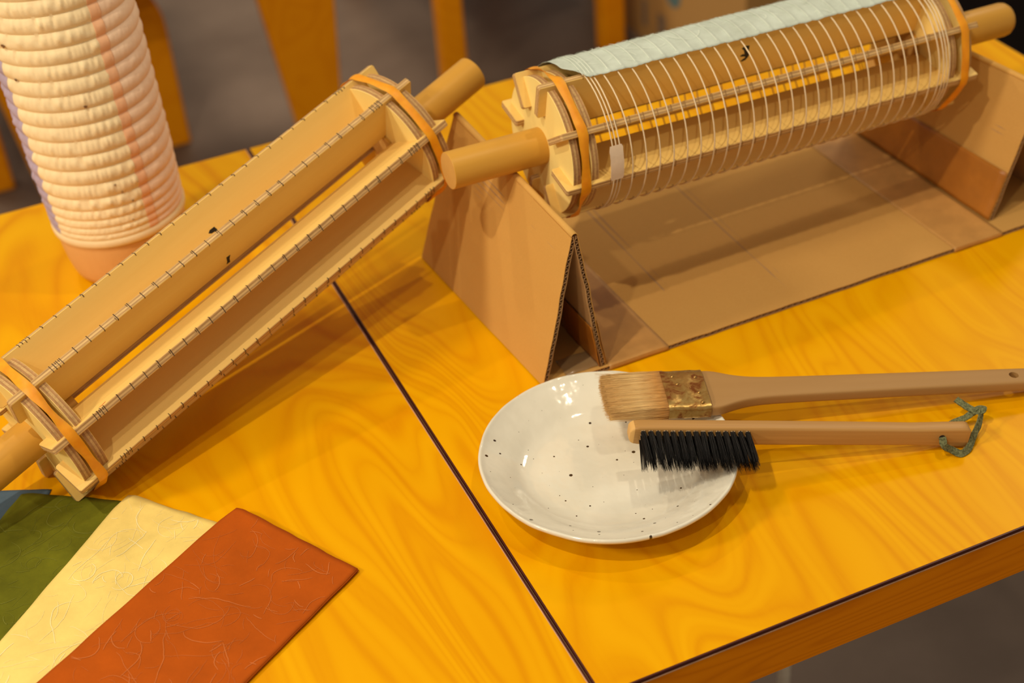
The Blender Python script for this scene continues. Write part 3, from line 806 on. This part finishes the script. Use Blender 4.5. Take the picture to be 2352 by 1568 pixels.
bristle_brush()

# ------------------------------------------------------------------ coloured papers
def bundle(name, label, tl, dw, dl, wid, ln, nsh, dz, zl, zr, mat, fmat, nf, seed, edge=.0006, curl=0):
    """tl corner; dw unit dir across (left->right), dl unit dir down; zl/zr heights of underside at left/right edge"""
    rnd = random.Random(seed); t = thing(name, label, 'paper', Matrix.Translation((tl[0], tl[1], zl)), 'folded washi papers')
    dw = Vector((*dw, 0)).normalized(); dl = Vector((*dl, 0)).normalized(); O = Vector((tl[0], tl[1], 0))
    for k in range(nsh):
        ox, oy = rnd.uniform(-.0007, .0007), rnd.uniform(-.0010, .0010)
        if k == nsh-1: ox = oy = 0
        nu, nv = 36, 60; rows = []
        for j in range(nv+1):
            row = []
            for i in range(nu+1):
                u, v = i/nu, j/nv
                x = ox+wid*u; y = oy+ln*v
                if u in (0, 1): x += edge*nz(v*9, seed+k*.2, u*4)
                if v in (0, 1): y += edge*1.6*nz(u*7, seed+k*.2, v*3)
                # softened corners
                d = (1-u)*(1-v); 
                if d > .93: x += .002*(d-.93)/.07; y += .002*(d-.93)/.07
                z = zl+(zr-zl)*u+dz*(k+.15)+.00022*nz(u*3+seed, v*5)+.00012*nz(u*11, v*19, seed)*(k+1)/nsh+curl*max(0, 1-v*9)**2*(1-u)
                row.append(O+dw*x+dl*y+Vector((0, 0, max(z, .0003))))
            rows.append([Vector(p)-Vector((tl[0], tl[1], zl)) for p in row])
        q = MB(); q.quadstrip(rows); o = q.build('sheet', mat, t, smooth=180); o.modifiers.new('solid', 'SOLIDIFY').thickness = .00020
        top = rows
    if nf:
        q = MB()
        def fn(x, y, h):
            u = min(max(x/wid, 0), .999); v = min(max(y/ln, 0), .999); i, j = int(u*nu), int(v*nv); fu, fv = u*nu-i, v*nv-j
            p = (top[j][i]*(1-fu)+top[j][i+1]*fu)*(1-fv)+(top[j+1][i]*(1-fu)+top[j+1][i+1]*fu)*fv
            return p+Vector((0, 0, .00022))
        for _ in range(nf):
            x, y, h = rnd.uniform(.004, wid-.004), rnd.uniform(.004, ln-.004), rnd.uniform(0, 2*PI); c = rnd.gauss(0, 70); n = int(rnd.choice((4, 5, 6, 8, 10, 14, 20))); pts = []
            for i in range(n):
                if not (.002 < x < wid-.002 and .002 < y < ln-.002): break
                pts.append((x, y)); x += .0022*math.cos(h); y += .0022*math.sin(h); h += c*.0022+rnd.gauss(0, .12); c += rnd.gauss(0, 14)
            if len(pts) > 2: stroke(q, pts, rnd.choice((.00018, .00022, .00028, .0004, .0006)), fn)
        f = q.build('fibre', fmat, t); f['kind'] = 'stuff'
    return t
bundle('folded_paper', 'rust red washi sheets folded in a stack, rightmost of the papers', (.0925, .7846), (.51, -.86), (-.842, -.540), .1050, .24, 7, .00044, .0046, .0002, M['rust'], M['rust_f'], 230, 3)
bundle('folded_paper', 'pale yellow washi sheets between the rust and the green papers', (.0296, .8360), (.647, -.762), (-.712, -.703), .1000, .24, 4, .00040, .0030, .0002, M['yellow'], M['yellow_f'], 190, 8)
bundle('folded_paper', 'moss green washi sheet lying beneath the yellow paper', (-.0372, .8745), (.826, -.563), (-.62, -.785), .1000, .22, 3, .00040, .0012, .0002, M['green'], M['green_f'], 160, 15, curl=.0012)
bundle('folded_paper', 'slate blue washi sheet, lowest and mostly hidden by the green', (-.1106, .9166), (.896, -.443), (-.443, -.896), .1047, .14, 1, .0004, .0003, .0003, M['blue'], M['blue'], 0, 22)

# ------------------------------------------------------------------ lantern
def lantern():
    ex = Vector((1137, -99, 0)).normalized()     # image-right, horizontal
    ey = Vector((ex.y, -ex.x, 0))                # towards camera is ey
    lean = math.radians(1.9); Z = Vector((0, 0, 1))
    X = ex*math.cos(lean)+Z*math.sin(lean); Zl = Z*math.cos(lean)-ex*math.sin(lean); Y = Zl.cross(X)
    t = thing('paper_lantern', 'tall ribbed paper lantern in cream, pink and lavender on wooden base', 'lantern', frame((.0988, 1.1369, .0012), X, Y, Zl))
    # wooden base
    q = MB(); q.lathe([(.038, 0), (.0425, .0012), (.0462, .0045), (.0482, .010), (.0500, .020), (.0515, .032), (.0522, .043), (.0520, .0465), (.045, .0475)], 40)
    q.build('wooden_base', M['base_wood'], t, smooth=35)
    q = MB(); q.lathe([(.0535, .0445), (.0545, .0455), (.0548, .050), (.0540, .0515), (.0500, .0515), (.0500, .0445)], 72, cap=False)
    q.build('lower_ring', M['cream'], t, smooth=50)
    # ring levels
    lev = [.0515]; z = .0515; st_ = .0052
    while z < .318: z += st_; lev.append(z); st_ = min(.0128, st_*1.20)
    def radius(zz, a, cr=1):
        R = .0533+.010*(zz-.05)+.0006*math.sin(min(1, (zz-.05)/.26)*PI)
        for i in range(len(lev)-1):
            if lev[i] <= zz <= lev[i+1]+1e-9:
                f = (zz-lev[i])/(lev[i+1]-lev[i]); gap = lev[i+1]-lev[i]; break
        else: f, gap, i = 0, .01, 0
        r = R+.0020*(gap/.0128)*math.sin(PI*f)**.7
        # crumpled pleats on the upper half of each band
        kk = max(0, math.sin(PI*min(1, max(0, (f-.30)/.68))))
        cell = nz(a*9+i*3.1, i*7.3); c2 = nz(a*19+i*1.7, i*2.9, 4)
        r += cr*kk*(gap/.0128)*(.0013*max(-.3, cell)+.0014*c2)*1.0
        return r
    def panel(a0, a1, mat, label, off=0, nm='paper_panel', ragged=False, cr=1):
        na = max(4, int((a1-a0)/math.radians(.75))); zs = []
        for i in range(len(lev)-1): zs += [lev[i]+(lev[i+1]-lev[i])*k/6 for k in range(6)]
        zs.append(lev[-1]); rows = []
        for zz in zs:
            row = []
            for i in range(na+1):
                a = a0+(a1-a0)*i/na
                fr = 0
                for l in range(len(lev)-1):
                    if lev[l] <= zz < lev[l+1]: fr = (zz-lev[l])/(lev[l+1]-lev[l])
                if ragged and i == 0: a += .035*(abs(fr-.5)*2-.5)
                r = radius(zz, a, cr)+off
                row.append((r*math.sin(a), r*math.cos(a), zz))   # a=0 away from camera (+Y), clockwise
            rows.append(row)
        q = MB(); q.quadstrip(rows); o = q.build(nm, mat, t, smooth=50); o['label'] = label
        o.modifiers.new('solid', 'SOLIDIFY').thickness = .0002
    d = math.radians
    # angle measured from the direction facing the camera: image-right positive. local -> a = 180 - phi
    def ph(x): return PI-d(x)
    panel(ph(23), ph(-62), M['cream'], 'cream paper panel facing the camera', .0003, ragged=False)
    panel(ph(116), ph(23), M['pink'], 'pink paper panel on the right', 0, cr=.45)
    panel(ph(31), ph(22.2), M['pink_dark'], 'deeper pink strip where pink overlaps cream', .0004, nm='overlap_strip', cr=.45)
    panel(ph(-60), ph(-152), M['lavender'], 'lavender paper panel on the left', 0)
    panel(ph(-150), ph(-246), M['cream'], 'cream paper panel at the back', -.0003)
    q = MB(); q.lathe([(.0500, .316), (.0575, .316), (.0580, .322), (.0575, .329), (.0500, .329), (.0490, .322), (.0500, .316)], 64, cap=False)
    q.build('top_ring', M['base_wood'], t, smooth=40)
    q = MB(); rnd = random.Random(5)
    for a, zz, sz in ((ph(-50), .222, .0028), (ph(-49), .194, .0022), (ph(0), .170, .0024), (ph(8), .092, .0014), (ph(14), .082, .0013), (ph(4), .1, .0012), (ph(10), .066, .0014)):
        r = radius(zz, a)+.0012; pts = []
        for k in range(7):
            w = 2*PI*k/7; s = sz*rnd.uniform(.35, .9); aa = a+s*math.cos(w)/r; pts.append((r*math.sin(aa), r*math.cos(aa), zz+s*.7*math.sin(w)))
        q.face(pts)
    o = q.build('bark_fleck', M['fleck'], t); o['kind'] = 'stuff'; o.modifiers.new('solid', 'SOLIDIFY').thickness = .0003
lantern()

# ------------------------------------------------------------------ background furniture
def u_frame_chair(name, label, x0, x1, y, zt, w, dep, group):
    """bentwood chair: two inverted-U leg frames carry a seat and a back rail"""
    cx = (x0+x1)/2; t = thing(name, label, 'chair', Matrix.Translation((cx, y, -.70)), group)
    hwid = (x1-x0)/2; r = .095; H = zt+.70
    for s in (0, dep):
        path = [(-hwid, s, 0), (-hwid, s, H-r)]+[(-hwid+r-r*math.cos(k/10*PI/2), s, H-r+r*math.sin(k/10*PI/2)) for k in range(1, 11)]
        path += [(-p[0], p[1], p[2]) for p in path[::-1]]
        rows = []; n = len(path)
        for i, p in enumerate(path):
            a = Vector(path[max(i-1, 0)]); c = Vector(path[min(i+1, n-1)]); tg = (c-a).normalized(); no = Vector((tg.z, 0, -tg.x))
            P = Vector(p); D = Vector((0, .021, 0))
            rows.append([P+no*w/2+D, P-no*w/2+D, P-no*w/2-D, P+no*w/2-D])
        q = MB(); b0 = q.quadstrip(rows, True); q.f.append((b0, b0+1, b0+2, b0+3)); q.m.append(0); e = b0+(n-1)*4; q.f.append((e, e+1, e+2, e+3)); q.m.append(0)
        q.build('leg_frame', M['chair'], t, smooth=40, bevel=.006, bseg=3)
    q = MB(); q.box((0, dep/2, H+.012), (2*hwid+.06, dep+.08, .02)); q.build('seat', M['chair'], t, bevel=.008, bseg=3)
    for s in (-1, 1):
        q = MB(); q.box((s*(hwid-.02), dep+.02, H+.20), (.035, .022, .38)); q.build('back_post', M['chair'], t, bevel=.006, bseg=2)
    q = MB(); q.box((0, dep+.02, H+.36), (2*hwid, .024, .10)); q.build('back_rail', M['chair'], t, bevel=.008, bseg=2)
u_frame_chair('bentwood_chair', 'bentwood chair behind the lantern, its arched legs showing either side', .025, .360, 2.68, -.365, .065, .62, 'bentwood chairs behind the table')
u_frame_chair('bentwood_chair', 'bentwood chair whose rounded leg shows left of the wound mould', .915, 1.26, 2.60, -.42, .050, .62, 'bentwood chairs behind the table')
def plank_bench():
    t = thing('wooden_bench', 'wooden bench with one wide tapered plank leg, between the two moulds and behind', 'bench', Matrix.Translation((.63, 2.6, -.70)))
    for y, dx in ((0, 0), (.01, -.49)):
        q = MB(); P = [(-.043, 0), (.045, 0), (.063, .24), (.076, .42), (-.100, .42), (-.077, .27)]
        q.prism(P, lambda u, v, tt: (u+dx, tt, v), y-.014, y+.014); q.build('plank_leg', M['chair'], t, bevel=.004, bseg=2)
    q = MB(); q.box((-.25, 0, .435), (.80, .26, .03)); q.build('bench_top', M['chair'], t, bevel=.006, bseg=2)
plank_bench()
def carton():
    x0, x1, y0, y1, z1 = 1.335, 1.62, 2.20, 2.86, -.28
    t = thing('carton', 'brown carton with blue-green printing on the floor beyond the wound mould', 'box', Matrix.Translation(((x0+x1)/2, (y0+y1)/2, -.70)))
    hx, hy, H = (x1-x0)/2, (y1-y0)/2, z1+.70; th = .006
    for nm, c, d in (('side_panel', (-hx+th/2, 0, H/2), (th, 2*hy, H)), ('side_panel', (hx-th/2, 0, H/2), (th, 2*hy, H)), ('end_panel', (0, -hy+th/2, H/2), (2*hx-2*th, th, H)), ('end_panel', (0, hy-th/2, H/2), (2*hx-2*th, th, H)), ('bottom_panel', (0, 0, th/2), (2*hx-2*th, 2*hy-2*th, th))):
        q = MB(); q.box(c, d); q.build(nm, M['box'], t)
    for s in (-1, 1):
        q = MB(); q.box((s*hx/2, 0, H+.003), (hx-.001, 2*hy, .005)); q.build('flap', M['box'], t)
    q = MB(); c = []
    for k in range(24): c.append((-hx-.0006, .26-.80*.0+.032*math.cos(k*PI/12)-.317, .150+.032*math.sin(k*PI/12)))
    q.face(c); q.face([(x+.0005, y, z) for x, y, z in c]); q.build('print_mark', M['print_blue'], t)['label'] = 'round blue-green print'
    for yy, zz, a, c_ in ((-.010, .058, .030, .050), (.062, .062, .018, .055)):
        q = MB(); q.box((-hx-.0004, yy, zz), (.0006, a, c_)); q.build('print_mark', M['print_grey'], t)['label'] = 'grey printed bar'
carton()
def crate(name, label, x0, x1, y0, y1, H, mat, cat):
    t = thing(name, label, cat, Matrix.Translation(((x0+x1)/2, (y0+y1)/2, -.70))); hx, hy = (x1-x0)/2, (y1-y0)/2
    q = MB(); q.box((0, 0, H/2+.01), (2*hx, 2*hy, H-.02)); q.build('body', mat, t, bevel=.004, bseg=2)
    q = MB(); q.box((0, 0, H-.006), (2*hx+.012, 2*hy+.012, .022)); q.build('lid', mat, t, bevel=.005, bseg=2)
    for s in (-1, 1):
        q = MB(); q.box((s*(hx-.04), 0, .01), (.04, 2*hy-.05, .02)); q.build('foot', mat, t)
crate('carton', 'second brown carton standing right of the printed carton', 1.72, 2.05, 2.25, 2.85, .40, M['box'], 'box')
crate('dark_filler', 'added dark trunk on the floor past the right table end', 1.30, 2.0, 1.28, 1.80, .36, M['black'], 'filler')  # block added to fill the black area past the table
